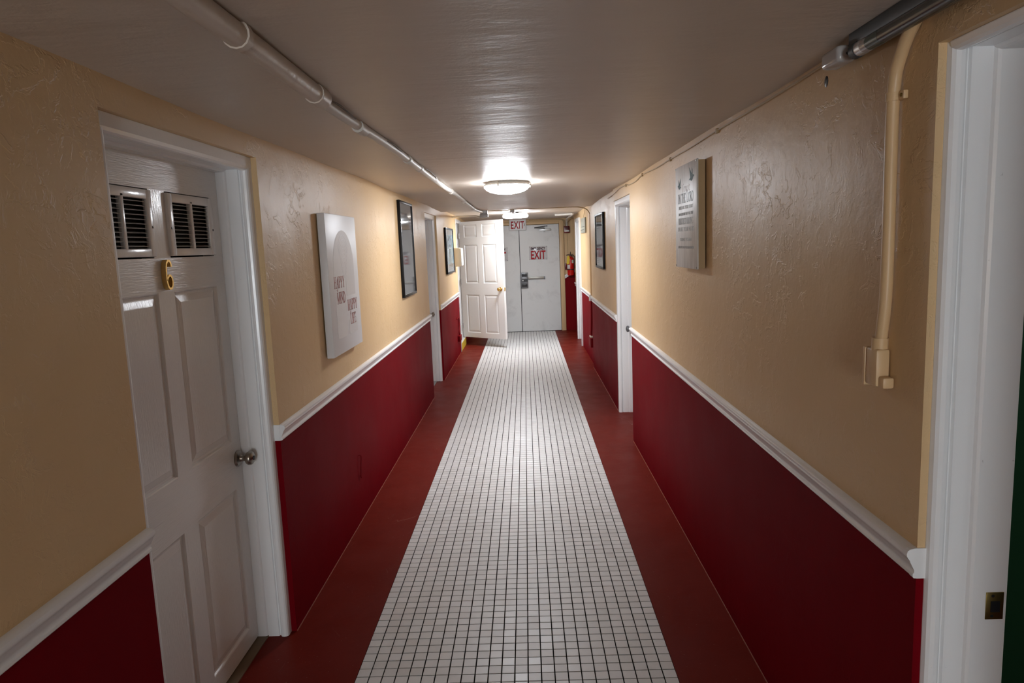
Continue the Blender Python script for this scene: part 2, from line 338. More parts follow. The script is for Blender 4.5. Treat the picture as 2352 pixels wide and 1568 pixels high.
# ------------------------------------------------------------------ ceiling (uneven plaster, steps up past YSTEP)
def zc(x, y):
    n = 0.0035*math.sin(1.9*y+0.7*x)+0.002*math.sin(4.1*y+1.3)+0.002*math.sin(2.7*x+.5*y)
    if y <= YSTEP:
        return 2.085-0.016*max(0, (y-6.5)/2.5)+n*(1 if y < 8 else .4)
    return 2.108-0.034*(y-YSTEP)/(YE-YSTEP)+n*.5
mb = MB(); xs = [-1.35+i*(3.7/30) for i in range(31)]
def sheet(ys):
    o = len(mb.v); n = len(xs)
    vs = [(x, y, zc(x, y)) for y in ys for x in xs]
    fs = [(j*n+i, j*n+i+1, (j+1)*n+i+1, (j+1)*n+i) for j in range(len(ys)-1) for i in range(n-1)]
    mb.add(vs, fs, 0, True)
sheet([YB+(YSTEP-YB)*i/110 for i in range(111)])
sheet([YSTEP+1e-4+(YE+.2-YSTEP)*i/40 for i in range(41)])
n = len(xs); a = 110*n; b = 111*n
mb.f += [(a+i, a+i+1, b+i+1, b+i) for i in range(n-1)]; mb.m += [0]*(n-1); mb.s += [False]*(n-1)
mb.box(-1.35, 2.35, YB, YE+.2, 2.14, 2.2)
ceil = struct(obj('ceiling', mb, 'ceiling_paint'), 'low uneven plaster ceiling')

# ------------------------------------------------------------------ walls
ZT = 2.13
def wall_run(name, segs, label):
    mb = MB()
    for (x0, x1, y0, y1, z0, z1) in segs: mb.box(x0, x1, y0, y1, z0, z1)
    return struct(obj(name, mb, 'plaster'), label)
D6 = (1.775, 2.805, 2.0); L2 = (7.46, 8.44, 2.0); L3 = (10.74, 11.62, 2.045)
R1 = (0.44, 1.455, 1.98); R2 = (5.54, 6.56, 1.98); R3 = (10.92, 11.78, 2.0)
s = []
for y0, y1 in ((YB, D6[0]), (D6[1], L2[0]), (L2[1], L3[0]), (L3[1], YE)): s.append((XL-TH, XL, y0, y1, 0, ZT))
for a, b, z in (D6, L2, L3): s.append((XL-TH, XL, a, b, z, ZT))
wall_run('wall_left', s, 'left corridor wall, cream plaster above dark red wainscot')
TR = .183
s = [(XR, XR+TR, YB, R1[0], 0, ZT), (XR, XR+TR, *R1[:2], R1[2], ZT), (XR, XR+TR, R1[1], R2[0], 0, ZT), (XR, XA+TH, *R2[:2], R2[2], ZT),
     (XA, XA+TH, R2[1], YSTEP, 0, ZT), (XB, XB+TH, YSTEP, R3[0], 0, ZT), (XB, XB+TH, *R3[:2], R3[2], ZT), (XB, XB+TH, R3[1], 12.3, 0, ZT)]
wall_run('wall_right', s, 'right corridor wall, cream plaster above dark red wainscot')
wall_run('wall_back', [(XL-TH, XR+TH, YB-.2, YB, 0, ZT)], 'wall closing the corridor behind the viewer')
wall_run('wall_stair', [(2.25, 2.4, 12.2, YE+.2, 0, ZT), (XB+TH, 2.3, 12.2, 12.3, 0, ZT)], 'cream walls of the stair recess')
gd = thing('door_9', 'daylit glazed door closing the corridor behind the viewer', None, (0, YB, 0), PI, kind='structure')
mb = MB(); mb.box(-.50, -.42, -.04, 0, 0, 1.95); mb.box(.42, .50, -.04, 0, 0, 1.95); mb.box(-.42, .42, -.04, 0, 1.85, 1.95); mb.box(-.42, .42, -.04, 0, 0, .2); obj('frame', mb, 'trim_paint', gd)
mb = MB(); mb.box(-.42, .42, -.02, -.01, .2, 1.85); obj('pane', mb, 'daylit_pane', gd)
# end wall: header over the doors, narrow strips, stair side with wainscot stepping up under the sloped rail
HD, DW = 1.975, 0.735
mb = MB()
mb.box(XL-TH, -DW-.005, YE, YE+.2, 0, ZT); mb.box(-DW-.005, DW+.005, YE, YE+.2, HD, ZT); mb.box(DW+.005, 2.4, YE+.005, YE+.2, 0, ZT)
wall_end = struct(obj('wall_end', mb, 'plaster_sloped'), 'cream end wall around the grey double door')
mb = MB()      # wainscot panel on the stair side, top edge follows the sloped rail
z_at = lambda x: 0.955+0.60*(x-0.805)
mb.extrude([(0.82, 0), (2.25, 0), (2.25, z_at(2.25)), (0.82, z_at(0.82))], YE-.004, YE+.005, 'y')
obj('wainscot', mb, 'maroon_paint', wall_end)
# room seen through the near right doorway
mb = MB(); mb.box(3.4, 3.5, -1.0, 3.2, 0, 1.45, 0); mb.box(3.4, 3.5, -1.0, 3.2, 1.45, 2.13, 1)
mb.box(XR+TR, 3.4, 2.05, 2.15, 0, 1.45, 0); mb.box(XR+TR, 3.4, 2.05, 2.15, 1.45, 2.13, 1); mb.box(XR+TR, 3.4, -1.0, -.9, 0, 2.13, 1)
struct(obj('wall_green_room', mb, ['green_wall', 'grey_wall']), 'dark green and grey walls of the room beyond the near doorway')
mb = MB(); mb.box(2.3, 3.5, -1, 3.2, -.1, 0); struct(obj('floor_green_room', mb, 'floor_paint'))
mb = MB(); mb.box(2.35, 3.5, -1, 3.2, 2.08, 2.2); struct(obj('ceiling_green_room', mb, 'ceiling_paint'))
# closet behind the open white door
mb = MB(); mb.box(-2.1, -2.0, 10.5, 11.9, 0, 2.13); mb.box(-2.0, XL-TH, 10.5, 10.6, 0, 2.13); mb.box(-2.0, XL-TH, 11.8, 11.9, 0, 2.13); mb.box(-2.1, XL-TH, 10.5, 11.9, 2.08, 2.2)
struct(obj('wall_closet', mb, 'plaster_sloped'), 'walls of the raised closet behind the open door')
# stairs up to the right at the far end
mb = MB()
for i in range(6): mb.box(1.02+i*.28, 2.25 if i == 5 else 1.02+(i+1)*.28, 12.32, YE-.01, 0, .17*(i+1))
struct(obj('stairs', mb, 'floor_paint'), 'red painted stairs rising to the right beside the double door')

# painted seam where the floor coating laps the wall
def bead(name, x, segs, sgn):
    mb = MB()
    for y0, y1 in segs: mb.extrude([(x, 0), (x+sgn*.0035, 0), (x+sgn*.0025, .002), (x, .0035)], y0, y1, 'y')
    struct(obj(name, mb, 'edge_line'))
bead('baseboard_left', XL, [(YB, D6[0]), (D6[1], L2[0]), (L2[1], L3[0])], 1)
bead('baseboard_right', XR, [(R1[1], R2[0])], -1); bead('baseboard_right_far', XA, [(R2[1], YSTEP)], -1)

# ------------------------------------------------------------------ chair rails
RP = [(0, 0), (.007, .001), (.009, .004), (.009, .010), (.006, .014), (.006, .018), (.010, .026), (.014, .034), (.016, .040), (.019, .044), (.022, .049), (.023, .055), (.021, .061), (.016, .065), (.006, .067), (0, .067)]
def rail(n, x, y0, y1, sgn, z=0.862, label=None):
    mb = MB(); mb.extrude([(x+sgn*p, z+q) for p, q in RP], y0, y1, 'y', 0, True)
    return struct(obj('trim_%d' % n, mb, 'trim_paint', angle=28), label)
rail(1, XL, YB, D6[0], 1, .836, 'white chair rail on the left wall nearest the viewer')
rail(2, XL, D6[1], L2[0], 1, .850, 'white chair rail on the left wall under the pictures')
rail(3, XL, L2[1], L3[0]-.05, 1, .868, 'white chair rail on the far left wall')
rail(4, XR, R1[1]+.008, R2[0], -1, .866, 'white chair rail along the near right wall')
rail(5, XA, R2[1], YSTEP, -1, .862, 'white chair rail on the right wall under the framed poster')
rail(6, XB, YSTEP, R3[0], -1, .862, 'white chair rail on the far right wall')
rail(7, XB, R3[1], 12.3, -1, .866, 'short white chair rail past the far right door')
mb = MB()
prof = [(-.0, 0), (-.010, .0), (-.022, .045), (-.020, .06), (0, .066)]
vs = []
for x in (0.82, 2.25): vs += [(x, YE-.004+p, z_at(x)+q) for p, q in prof]
k = len(prof); mb.add(vs, [(i, (i+1) % k, k+(i+1) % k, k+i) for i in range(k)]+[tuple(range(k))[::-1], tuple(k+i for i in range(k))])
struct(obj('trim_8', mb, 'trim_paint'), 'white chair rail sloping up the stair wall')
# plaster patch caps where rails die into the door reveals
mb = MB(); mb.extrude([(XR-p*1.05, .865+q*1.03) for p, q in RP]+[(XR+.020, .865+.069), (XR+.020, .865)], R1[1]-.004, R1[1]+.010, 'y'); struct(obj('trim_9', mb, 'trim_paint'), 'painted end of the near right chair rail')
mb = MB(); mb.box(XL-.026, XL, D6[1]-.0025, D6[1]+.004, .850, .918); struct(obj('trim_10', mb, 'trim_paint'), 'white painted patch between the left chair rail and the numbered door')

# ------------------------------------------------------------------ door frames and panelled leaves
def frame(parent, half, top, leafd, bottom=0.0, mat='trim_paint', off=0.0):
    """profile d = distance into the opening from the masonry edge, y = depth (corridor side negative)"""
    y0 = leafd
    pr = [(0, .042), (.055, .042), (.055, -.030), (.052, -.036), (.046, -.040), (.046, y0+.042), (.039, y0+.039), (.039, y0+.035), (.046, y0+.033), (.051, y0+.027), (.053, y0+.018), (.051, y0+.009), (.046, y0+.003), (.036, y0), (0, y0)]
    pr = [(max(d-off, 0.0), y) for d, y in pr]
    mb = MB(); mb.extrude([(half-d, y) for d, y in pr], bottom, top, 'z'); obj('jamb', mb, mat, parent)
    mb = MB(); mb.extrude([(-half+d, y) for d, y in pr], bottom, top, 'z'); obj('jamb', mb, mat, parent)
    mb = MB(); mb.extrude([(y-.0012, top-d-.0006) for d, y in pr], -half+.012, half-.012, 'x'); obj('head_jamb', mb, mat, parent)
def leaf(parent, x0, x1, z0, z1, cols, rows, T=.042, skip=(), name='door_leaf'):
    """stiles and rails as one mesh, each raised panel its own mesh"""
    cx = [x0]+[q for c_ in cols for q in c_]+[x1]; rz_ = [z0]+[q for r_ in rows for q in r_]+[z1]
    mb = MB()
    for i in range(len(cx)-1):
        for j in range(len(rz_)-1):
            if i % 2 == 1 and j % 2 == 1: continue
            mi = 0 if j % 2 == 0 else 1
            for y in (0, T): mb.add([(cx[i], y, rz_[j]), (cx[i+1], y, rz_[j]), (cx[i+1], y, rz_[j+1]), (cx[i], y, rz_[j+1])], [(0, 1, 2, 3) if y == 0 else (3, 2, 1, 0)], mi)
    for (a, b) in (((x0, z0), (x1, z0)), ((x1, z0), (x1, z1)), ((x1, z1), (x0, z1)), ((x0, z1), (x0, z0))):
        mb.add([(a[0], 0, a[1]), (b[0], 0, b[1]), (b[0], T, b[1]), (a[0], T, a[1])], [(0, 1, 2, 3)], 1)
    o = len(mb.v)
    for c_ in cols:
        for r_ in rows:
            q = [(c_[0], r_[0]), (c_[1], r_[0]), (c_[1], r_[1]), (c_[0], r_[1])]
            mb.add([(x, 0, z) for x, z in q]+[(x, T, z) for x, z in q], [(i, (i+1) % 4, 4+(i+1) % 4, 4+i) for i in range(4)], 1)
    me_o = obj_raw(name, mb, ['door_paint_h', 'door_paint_v'], parent)
    prof = [(0, 0), (.004, .002), (.008, .0075), (.013, .0085), (.016, .0085), (.019, .0075), (.038, .0025), (.041, .0015)]
    for ci, c_ in enumerate(cols):
        for ri, r_ in enumerate(rows):
            if (ci, ri) in skip: continue
            pm = MB()
            for side in (0, 1):
                vs = []
                for ins, dp in prof:
                    y = dp if side == 0 else T-dp
                    vs += [(c_[0]+ins, y, r_[0]+ins), (c_[1]-ins, y, r_[0]+ins), (c_[1]-ins, y, r_[1]-ins), (c_[0]+ins, y, r_[1]-ins)]
                fs = [(4*k+i, 4*k+(i+1) % 4, 4*k+4+(i+1) % 4, 4*k+4+i) for k in range(len(prof)-1) for i in range(4)]
                fs.append(tuple(4*(len(prof)-1)+i for i in range(4)))
                pm.add(vs, fs)
            e = [(c_[0], r_[0]), (c_[1], r_[0]), (c_[1], r_[1]), (c_[0], r_[1])]
            pm.add([(x, 0, z) for x, z in e]+[(x, T, z) for x, z in e], [(i, (i+1) % 4, 4+(i+1) % 4, 4+i) for i in range(4)])
            obj_raw('panel', pm, ['door_paint_v'], me_o)
    return me_o
def obj_raw(name, mb, mats, parent):
    return obj(name, mb, mats, parent)
def knob(parent, x, z, mat, yf=0.0, s=1.0, name='door_knob'):
    mb = MB(); mb.lathe([(.001, .002), (.033*s, .0), (.034*s, -.004), (.030*s, -.010), (.016*s, -.014), (.0125*s, -.020), (.0115*s, -.030), (.014*s, -.036), (.024*s, -.040), (.028*s, -.047), (.0285*s, -.054), (.026*s, -.061), (.019*s, -.066), (.001, -.068)], 28, 'y', (x, yf, z))
    k_ = obj(name, mb, mat, parent)
    mb = MB(); mb.lathe([(.001, -.066), (.009, -.0675), (.009, -.0695), (.001, -.0700)], 16, 'y', (x, yf, z)); obj('key_face', mb, 'black' if mat == 'nickel' else mat, k_)
    return k_

# door with the number 6 (left, near)
LD = -1.10
d = thing('door_1', 'white panelled door with two louvred vents and brass number 6', None, (LD, 2.30, 0), LEFT, kind='structure')
frame(d, .515, 2.0, -.127)
C6 = [(-.383, -.052), (.052, .383)]; Rw6 = [(.085, .690), (.886, 1.510), (1.622, 1.842)]
leaf(d, -.459, .459, .012, 1.952, C6, Rw6, skip={(0, 2), (1, 2)})
knob(d, .418, .806, 'nickel')
for sx in (-.2175, .2175):
    hw, hz0, hz1 = .168, 1.627, 1.838
    mb = MB(); b_ = .034
    mb.bbox(sx-hw, sx-hw+b_, -.010, .004, hz0, hz1, .004); mb.bbox(sx+hw-b_, sx+hw, -.010, .004, hz0, hz1, .004)
    mb.bbox(sx-hw+.02, sx+hw-.02, -.0095, .004, hz0, hz0+.026, .003); mb.bbox(sx-hw+.02, sx+hw-.02, -.0095, .004, hz1-.030, hz1, .003)
    mb.bbox(sx-.008, sx+.008, -.0095, .006, hz0+.02, hz1-.02, .002)
    v = obj('louver_vent', mb, 'trim_paint', d)
    for (xa, xb) in ((sx-hw+b_, sx-.008), (sx+.008, sx+hw-b_)):
        for k in range(11):
            z = hz0+.033+k*.0140
            mb = MB(); mb.extrude([(-.006, z+.0), (-.005, z-.0016), (.014, z+.0030), (.013, z+.0046)], xa-.001, xb+.001, 'x'); obj('slat', mb, 'louver_slat', v)
    mb = MB(); mb.box(sx-hw+.01, sx+hw-.01, .0165, .02, hz0+.008, hz1-.008); obj('vent_shade_sheet', mb, 'void_shade', v)  # near-black sheet, paints in the shade behind the slats
    for q in (-1, 1):
        mb = MB(); mb.lathe([(.0005, -.0118), (.004, -.0112), (.0042, -.0095), (.0042, -.008)], 10, 'y', (sx+q*(hw-.011), 0, (hz0+hz1)/2-.012)); obj('screw', mb, 'black', v)
mb = MB()
p6 = [(.017, 1.592), (.015, 1.604), (.007, 1.612), (-.003, 1.612), (-.012, 1.605), (-.017, 1.590), (-.019, 1.568), (-.018, 1.543), (-.013, 1.527), (-.004, 1.520), (.007, 1.521), (.015, 1.529), (.018, 1.542), (.015, 1.556), (.007, 1.563), (-.003, 1.563), (-.012, 1.556), (-.017, 1.546)]
mb.ribbon(p6, [.008]*2+[.0075]*14+[.006]*2, -.017, -.001)
o = obj('house_number', mb, 'brass', d); o['label'] = 'brass number 6'
mb = MB(); mb.box(-.47, .47, -.04, .06, .0005, .006); obj('threshold', mb, 'wood_sill', d)

# other doors
d = thing('door_2', 'white door closed in a deep frame on the left wall', None, (-1.085, 7.95, 0), LEFT, kind='structure')
frame(d, .49, 2.0, -.115); leaf(d, -.434, .434, .012, 1.952, [(-.36, -.05), (.05, .36)], [(.15, .70), (.886, 1.51), (1.622, 1.842)]); knob(d, .385, .83, 'nickel')
mb = MB(); mb.box(-.43, .43, -.05, .06, .0005, .007); obj('threshold', mb, 'aluminium', d)
d = thing('door_3', 'white door frame of the open doorway at the right edge', None, (1.066, (R1[0]+R1[1])/2, 0), RIGHT, kind='structure')
frame(d, .5075, 1.98, -.124, off=.034)
mb = MB(); mb.bbox(-.4870, -.4848, -.002, .036, .776, .838, .001); sp_ = obj('strike_plate', mb, 'dark_brass', d)
mb = MB(); mb.box(-.4850, -.4840, .008, .028, .793, .818); obj('latch_hole', mb, 'black', sp_)
for zz in (.784, .830):
    mb = MB(); mb.lathe([(.0005, .0), (.0035, .0), (.0035, .0006), (.0005, .0008)], 10, 'x', (-.4848, .012, zz)); obj('screw', mb, 'black', sp_)
d = thing('door_4', 'white door closed in a deep frame on the right wall', None, (1.075, 6.05, 0), RIGHT, kind='structure')
frame(d, .51, 1.98, -.135); leaf(d, -.454, .454, .012, 1.932, [(-.375, -.052), (.052, .375)], [(.15, .70), (.886, 1.51), (1.61, 1.83)]); knob(d, -.385, .808, 'grey_metal', s=1.05)
d = thing('door_5', 'white door closed in a frame at the far right', None, (1.065, 11.35, 0), RIGHT, kind='structure')
frame(d, .43, 2.0, -.125); leaf(d, -.374, .374, .012, 1.952, [(-.30, -.045), (.045, .30)], [(.15, .70), (.886, 1.51), (1.622, 1.842)]); knob(d, -.32, .83, 'nickel')

# open six-panel door with its raised threshold
HX, HY, FX, FY = -0.972, 11.545, -0.27, 11.005
ang = math.atan2(FY-HY, FX-HX)
d = thing('door_6', 'white six-panel door standing open into the corridor', None, (HX, HY, 0), ang, kind='structure')
C7 = [(.105, .384), (.490, .776)]; R7 = [(.217, .842), (1.026, 1.648), (1.767, 1.968)]
leaf(d, 0, .905, .135, 2.022, C7, R7)
knob(d, .838, .934, 'brass')
mb = MB(); mb.lathe([(.001, .040), (.033, .042), (.034, .046), (.014, .056), (.0115, .07), (.024, .082), (.028, .095), (.019, .108), (.001, .110)], 24, 'y', (.838, 0, .934)); obj('door_knob', mb, 'brass', d)
mb = MB(); mb.box(.903, .907, .008, .034, .905, .962); obj('latch_plate', mb, 'brass', d)
for zz in (.32, 1.05, 1.80):
    mb = MB(); mb.lathe([(.001, -.045), (.007, -.045), (.007, .045), (.001, .045)], 10, 'z', (-.004, -.004, zz)); obj('hinge', mb, 'aluminium', d)
d2 = thing('door_7', 'white frame and raised yellow-edged step of the closet doorway', None, (-1.06, (L3[0]+L3[1])/2, 0), LEFT, kind='structure')
frame(d2, .44, 2.045, -.113, .12)
mb = MB(); mb.box(-.44, .44, -.112, .9, 0, .120); obj('raised_step', mb, 'white_plastic', d2)
mb = MB(); mb.box(-.44, .44, -.1165, -.112, .002, .118); obj('step_riser', mb, 'yellow_paint', d2)
mb = MB(); mb.bbox(-.455, -.425, -.122, -.110, .0, 2.045, .003); obj('corner_strip', mb, 'trim_paint', d2)

# grey double door at the end
d = thing('door_8', 'grey steel double exit door at the corridor end', None, (0, YE, 0), ENDW, kind='structure')
for a, b in ((-.732, -.006), (.006, .732)):
    mb = MB(); mb.bbox(a, b, -.012, .034, .008, HD-.006, .002, seg=1); obj('door_leaf', mb, 'metal_door_paint', d)
mb = MB(); mb.box(-.007, .007, .01, .03, .005, HD-.005); obj('seam', mb, 'black', d)
mb = MB(); mb.bbox(.738, .82, -.028, .0, 0, HD+.05, .004); o = obj('side_casing', mb, 'cream_paint', d)
mb = MB(); mb.bbox(-.82, -.738, -.028, .0, 0, HD+.05, .004); obj('side_casing', mb, 'cream_paint', d)
mb = MB(); mb.bbox(-.738, .738, -.024, .0, HD, HD+.05, .004); obj('head_casing', mb, 'cream_paint', d)
mb = MB(); mb.bbox(-.006, .136, -.062, -.012, .822, 1.106, .008); pn = obj('panic_latch', mb, 'grey_metal', d)
mb = MB(); mb.bbox(.022, .118, -.065, -.061, 1.03, 1.085, .002); mb.bbox(.022, .118, -.065, -.061, .845, .90, .002); obj('cover_inset', mb, 'black', pn)
mb = MB(); mb.box(.018, .128, -.0645, -.061, .935, .985); obj('lock_recess', mb, 'black', pn)
mb = MB(); mb.lathe([(.001, -.074), (.012, -.074), (.013, -.07), (.013, -.062)], 16, 'y', (.04, 0, .96)); obj('lock_cylinder', mb, 'white_plastic', pn)
mb = MB(); mb.bbox(.136, .445, -.055, -.022, .980, 1.022, .006); pb = obj('push_bar', mb, 'steel_bar', d)
mb = MB(); mb.bbox(.430, .450, -.058, -.012, .974, 1.026, .005); obj('bar_end', mb, 'grey_metal', pb)
mb = MB(); mb.bbox(.375, .588, -.060, -.012, 1.855, 1.888, .006); dc = obj('closer_body', mb, 'aluminium', d)
mb = MB(); mb.lathe([(.001, -.022), (.012, -.022), (.012, 0), (.001, 0)], 14, 'z', (.466, -.04, 1.853)); obj('spindle_cap', mb, 'aluminium', dc)
mb = MB(); mb.tube([(.466, -.04, 1.885), (.466, -.045, 1.905)], .010, 10); mb.tube([(.466, -.045, 1.905), (.285, -.085, 1.912)], .008, 8); mb.tube([(.285, -.085, 1.918), (.50, -.02, 1.94)], .007, 8); mb.bbox(.48, .525, -.03, -.01, 1.93, 1.955, .003)
obj('closer_arm', mb, 'grey_metal', dc)

# ------------------------------------------------------------------ ceiling lamps
def dome_lamp(name, label, x, y, zceil, glass, cat='ceiling light'):
    L_ = thing(name, label, cat, (x, y, zceil))
    mb = MB(); mb.lathe([(.001, .004), (.150, .004), (.155, -.004), (.150, -.018), (.12, -.022), (.001, -.022)], 40); obj('base_pan', mb, 'white_plastic', L_)
    mb = MB(); mb.lathe([(.001, -.012), (.162, -.012), (.1685, -.015), (.1685, -.026), (.164, -.027), (.155, -.025), (.001, -.022)], 48); obj('rim_light_stop', mb, 'white_plastic', L_)  # opaque ring added and sized to hold the bowl's light off the ceiling
    mb = MB(); mb.lathe([(.150, -.024), (.164, -.027), (.1685, -.032), (.166, -.040), (.151, -.056), (.125, -.070), (.085, -.080), (.04, -.086), (.001, -.087)], 48); obj('glass_bowl', mb, glass, L_)
    for k in range(3):
        a = PI*(0.06+k*2/3); cx, cyy = .180*math.cos(a), .180*math.sin(a)
        mb = MB(); mb.lathe([(.001, -.040), (.006, -.040), (.008, -.035), (.008, -.026), (.004, -.020), (.003, -.006), (.001, -.006)], 12, 'z', (cx, cyy, 0)); mb.tube([(cx*.8, cyy*.8, -.009), (cx, cyy, -.009)], .004, 6); obj('thumb_screw', mb, 'nickel', L_)
    return L_
dome_lamp('dome_light', 'lit round flush-mount glass lamp nearest the viewer on the ceiling', -0.02, 5.29, zc(-.02, 5.29), 'dome_glass')
mk('room_fill_glass', (0.85, 0.87, 0.9), 0.3, emit=COOL, estr=11.0)
dome_lamp('dome_light', 'unseen round fill lamp added to brighten the green room', 2.45, 0.9, 2.08, 'room_fill_glass')  # unseen fill lamp, added so the green wall is not black
L_ = thing('drum_light', 'lit shallow white drum lamp hanging before the exit sign', 'ceiling light', (-0.025, 10.43, zc(0, 10.43)))
zc2 = zc(0, 10.43)
mb = MB(); mb.lathe([(.001, 0.004), (.05, 0.004), (.05, -.022), (.17, -.024), (.176, -.030), (.17, -.034), (.001, -.034)], 36); obj('base_plate', mb, 'grey_plastic', L_)
mb = MB(); mb.lathe([(.001, -.034), (.168, -.034), (.180, -.040), (.187, -.050), (.188, -.060), (.184, -.071), (.172, -.080), (.150, -.085), (.001, -.087)], 44); obj('diffuser', mb, 'drum_glass', L_)

# ------------------------------------------------------------------ pictures and signs on the walls
cv = thing('canvas_print', 'tall white canvas lettered HAPPY MIND HAPPY LIFE', 'picture', (XL, 3.855, 1.075), LEFT)
mb = MB(); mb.bbox(-.315, .315, -.045, -.006, 0, .742, .003); obj('canvas', mb, 'canvas_white', cv)
yf = -.0453
mb = MB()
def arch(mb, cx, zb, rx, rz, zspring, wd, y=yf):
    mb.ribbon([(cx-rx, zb), (cx-rx, zspring)]+arc(cx, zspring, rx, rz, 180, 0, 16)[1:-1]+[(cx+rx, zspring), (cx+rx, zb)], wd, y-.0003, y)
def slab(mb, x0, x1, z0, z1, y=yf): mb.box(x0, x1, y-.0003, y, z0, z1)
for k in range(9): mb.ribbon(arc(-.0, .50-.016*k+.03, .105-.009*k, .105-.008*k, 165, 15, 14), .0045, yf-.0006, yf-.0003)
obj('arch_lines', mb, 'canvas_white', cv)
mb = MB()
pts = [(-.215, .40), (-.215, .47)]+arc(0, .47, .215, .19, 180, 0, 20)[1:-1]+[(.215, .47), (.215, .30), (.02, .30), (.02, .40)]
n_ = len(pts); mb.add([(x, yf, z) for x, z in pts]+[(x, yf-.0003, z) for x, z in pts], [tuple(range(n_)), tuple(n_+i for i in range(n_))[::-1]]+[(i, (i+1) % n_, n_+(i+1) % n_, n_+i) for i in range(n_)])
slab(mb, -.215, -.01, .085, .285); slab(mb, .03, .215, .085, .165); obj('arch_shape', mb, 'arch_print', cv)
def curl(mb, h, c_): mb.ribbon([(x*h*c_, z*h) for x, z in arc(.93, -.12, .12, .12, 180, 400, 10)], .05*h, -.0006, 0)
serif('lettering', 'HAPPY', .062, .88, 'rust_print', cv, (-.118, yf, .352), extra=curl)
serif('lettering', 'MIND', .062, .88, 'rust_print', cv, (-.098, yf, .268))
serif('lettering', 'HAPPY', .062, .88, 'rust_print', cv, (.130, yf, .215), extra=curl)
serif('lettering', 'LIFE', .062, .88, 'rust_print', cv, (.128, yf, .135))

sg = thing('scripture_sign', 'grey plank-look plaque with teal birds lettered IN THE LORD', 'sign', (XR, 3.445, 1.475), RIGHT)
mb = MB(); mb.bbox(-.222, .222, -.044, -.036, 0, .497, .002); obj('front_panel', mb, 'plank_print', sg)
mb = MB(); mb.box(-.12, .219, -.0365, -.006, .004, .492); obj('back_box', mb, 'tan_edge', sg)
yf = -.0442
for (x, z) in ((-.214, .489), (-.214, .008), (.214, .489), (.214, .008)):
    mb = MB(); mb.lathe([(.0005, -.002), (.004, -.0015), (.0045, 0), (.0005, .0)], 8, 'y', (x, yf, z)); obj('screw', mb, 'steel_bar', sg)
def bird(cx, cz, s_, flip):
    q = [(-1.1, -.25), (-.55, -.02), (-.95, .95), (-.35, .55), (-.05, .28), (.15, .85), (.35, .62), (.38, .2), (.75, .16), (.95, .02), (.6, -.05), (.3, -.3), (-.2, -.38), (-.6, -.22)]
    mb = MB(); pts = [(cx+flip*x*s_, cz+z*s_) for x, z in q]; n_ = len(pts)
    mb.add([(x, yf, z) for x, z in pts]+[(x, yf-.0004, z) for x, z in pts], [tuple(range(n_)), tuple(n_+i for i in range(n_))[::-1]]+[(i, (i+1) % n_, n_+(i+1) % n_, n_+i) for i in range(n_)])
    obj('bird_print', mb, 'teal_print', sg)
bird(.125, .425, .050, 1); bird(-.135, .400, .040, -1)
text('lettering', 'Trust', .060, 'pink_print', sg, (0, yf, .366), sx=1.3)
serif('lettering', 'IN THE LORD', .046, .92, 'black_print', sg, (0, yf, .315), big_first=True)
text('lettering', 'WITH ALL YOUR HEART', .024, 'faint_print', sg, (0, yf, .285), sx=1.15)
text('lettering', 'AND LEAN NOT ON YOUR OWN', .020, 'faint_print', sg, (0, yf, .255), sx=1.0)
serif('lettering', 'UNDERSTANDING', .030, 1.05, 'faint_print', sg, (0, yf, .212))
text('lettering', 'IN ALL YOUR WAYS', .030, 'faint_print', sg, (0, yf, .178), sx=1.2)
text('lettering', 'SUBMIT TO HIM', .024, 'faint_print', sg, (0, yf, .130), sx=1.4)
text('lettering', 'AND HE WILL MAKE YOUR PATHS STRAIGHT', .018, 'faint_print', sg, (0, yf, .094), sx=.9)

def framed(name, label, loc, rz, W_, H_, mat, fw_=.022, dp=.026):
    f = thing(name, label, 'picture', loc, rz)
    mb = MB(); h = W_/2
    mb.bbox(-h, h, -dp, -.002, 0, fw_, .003); mb.bbox(-h, h, -dp, -.002, H_-fw_, H_, .003); mb.bbox(-h, -h+fw_, -dp, -.002, fw_*.5, H_-fw_*.5, .003); mb.bbox(h-fw_, h, -dp, -.002, fw_*.5, H_-fw_*.5, .003)
    obj('frame', mb, 'frame_black', f)
    mb = MB(); mb.box(-h+fw_*.7, h-fw_*.7, -dp+.008, -.004, fw_*.7, H_-fw_*.7); obj('glazed_print', mb, mat, f)
    return f, -dp+.0078
f, yy = framed('framed_picture', 'black framed picture with reflecting glass on left wall', (XL, 6.175, 1.212), LEFT, .655, .815, 'poster_grey')
f, yy = framed('framed_picture', 'black framed blue print beside the ivory dispenser', (XL+.004, 9.625, 1.268), LEFT, .91, .612, 'poster_blue')
mb = MB(); mb.box(-.40, .40, yy-.0004, yy, .52, .585); obj('print_title', mb, 'poster_pale', f); mb = MB(); mb.box(-.40, .40, yy-.0004, yy, .03, .13); obj('print_caption', mb, 'poster_pale', f)
mb = MB(); mb.ribbon(arc(.0, .30, .30, .19, 180, 0, 20), .03, yy-.0004, yy); mb.ribbon(arc(.0, .28, .16, .10, 180, 0, 16), .025, yy-.0004, yy); mb.box(-.3, -.27, yy-.0004, yy, .16, .3); mb.box(.27, .3, yy-.0004, yy, .16, .3); obj('print_arch', mb, 'poster_teal', f)
mb = MB()
for k in range(3): mb.box(-.25+.03*k, .3-.05*k, yy-.0008, yy-.0004, .105-.026*k, .113-.026*k)
obj('print_lines', mb, 'poster_ink', f)
f, yy = framed('framed_picture', 'black framed dark slate poster on right wall by white door', (XA, 7.80, 1.325), RIGHT, .79, .60, 'poster_slate')
mb = MB(); mb.box(-.34, .34, yy-.0004, yy, .515, .565); obj('print_title', mb, 'poster_pale', f); mb = MB(); mb.box(-.34, .34, yy-.0004, yy, .045, .12); obj('print_caption', mb, 'poster_pale', f)
mb = MB()
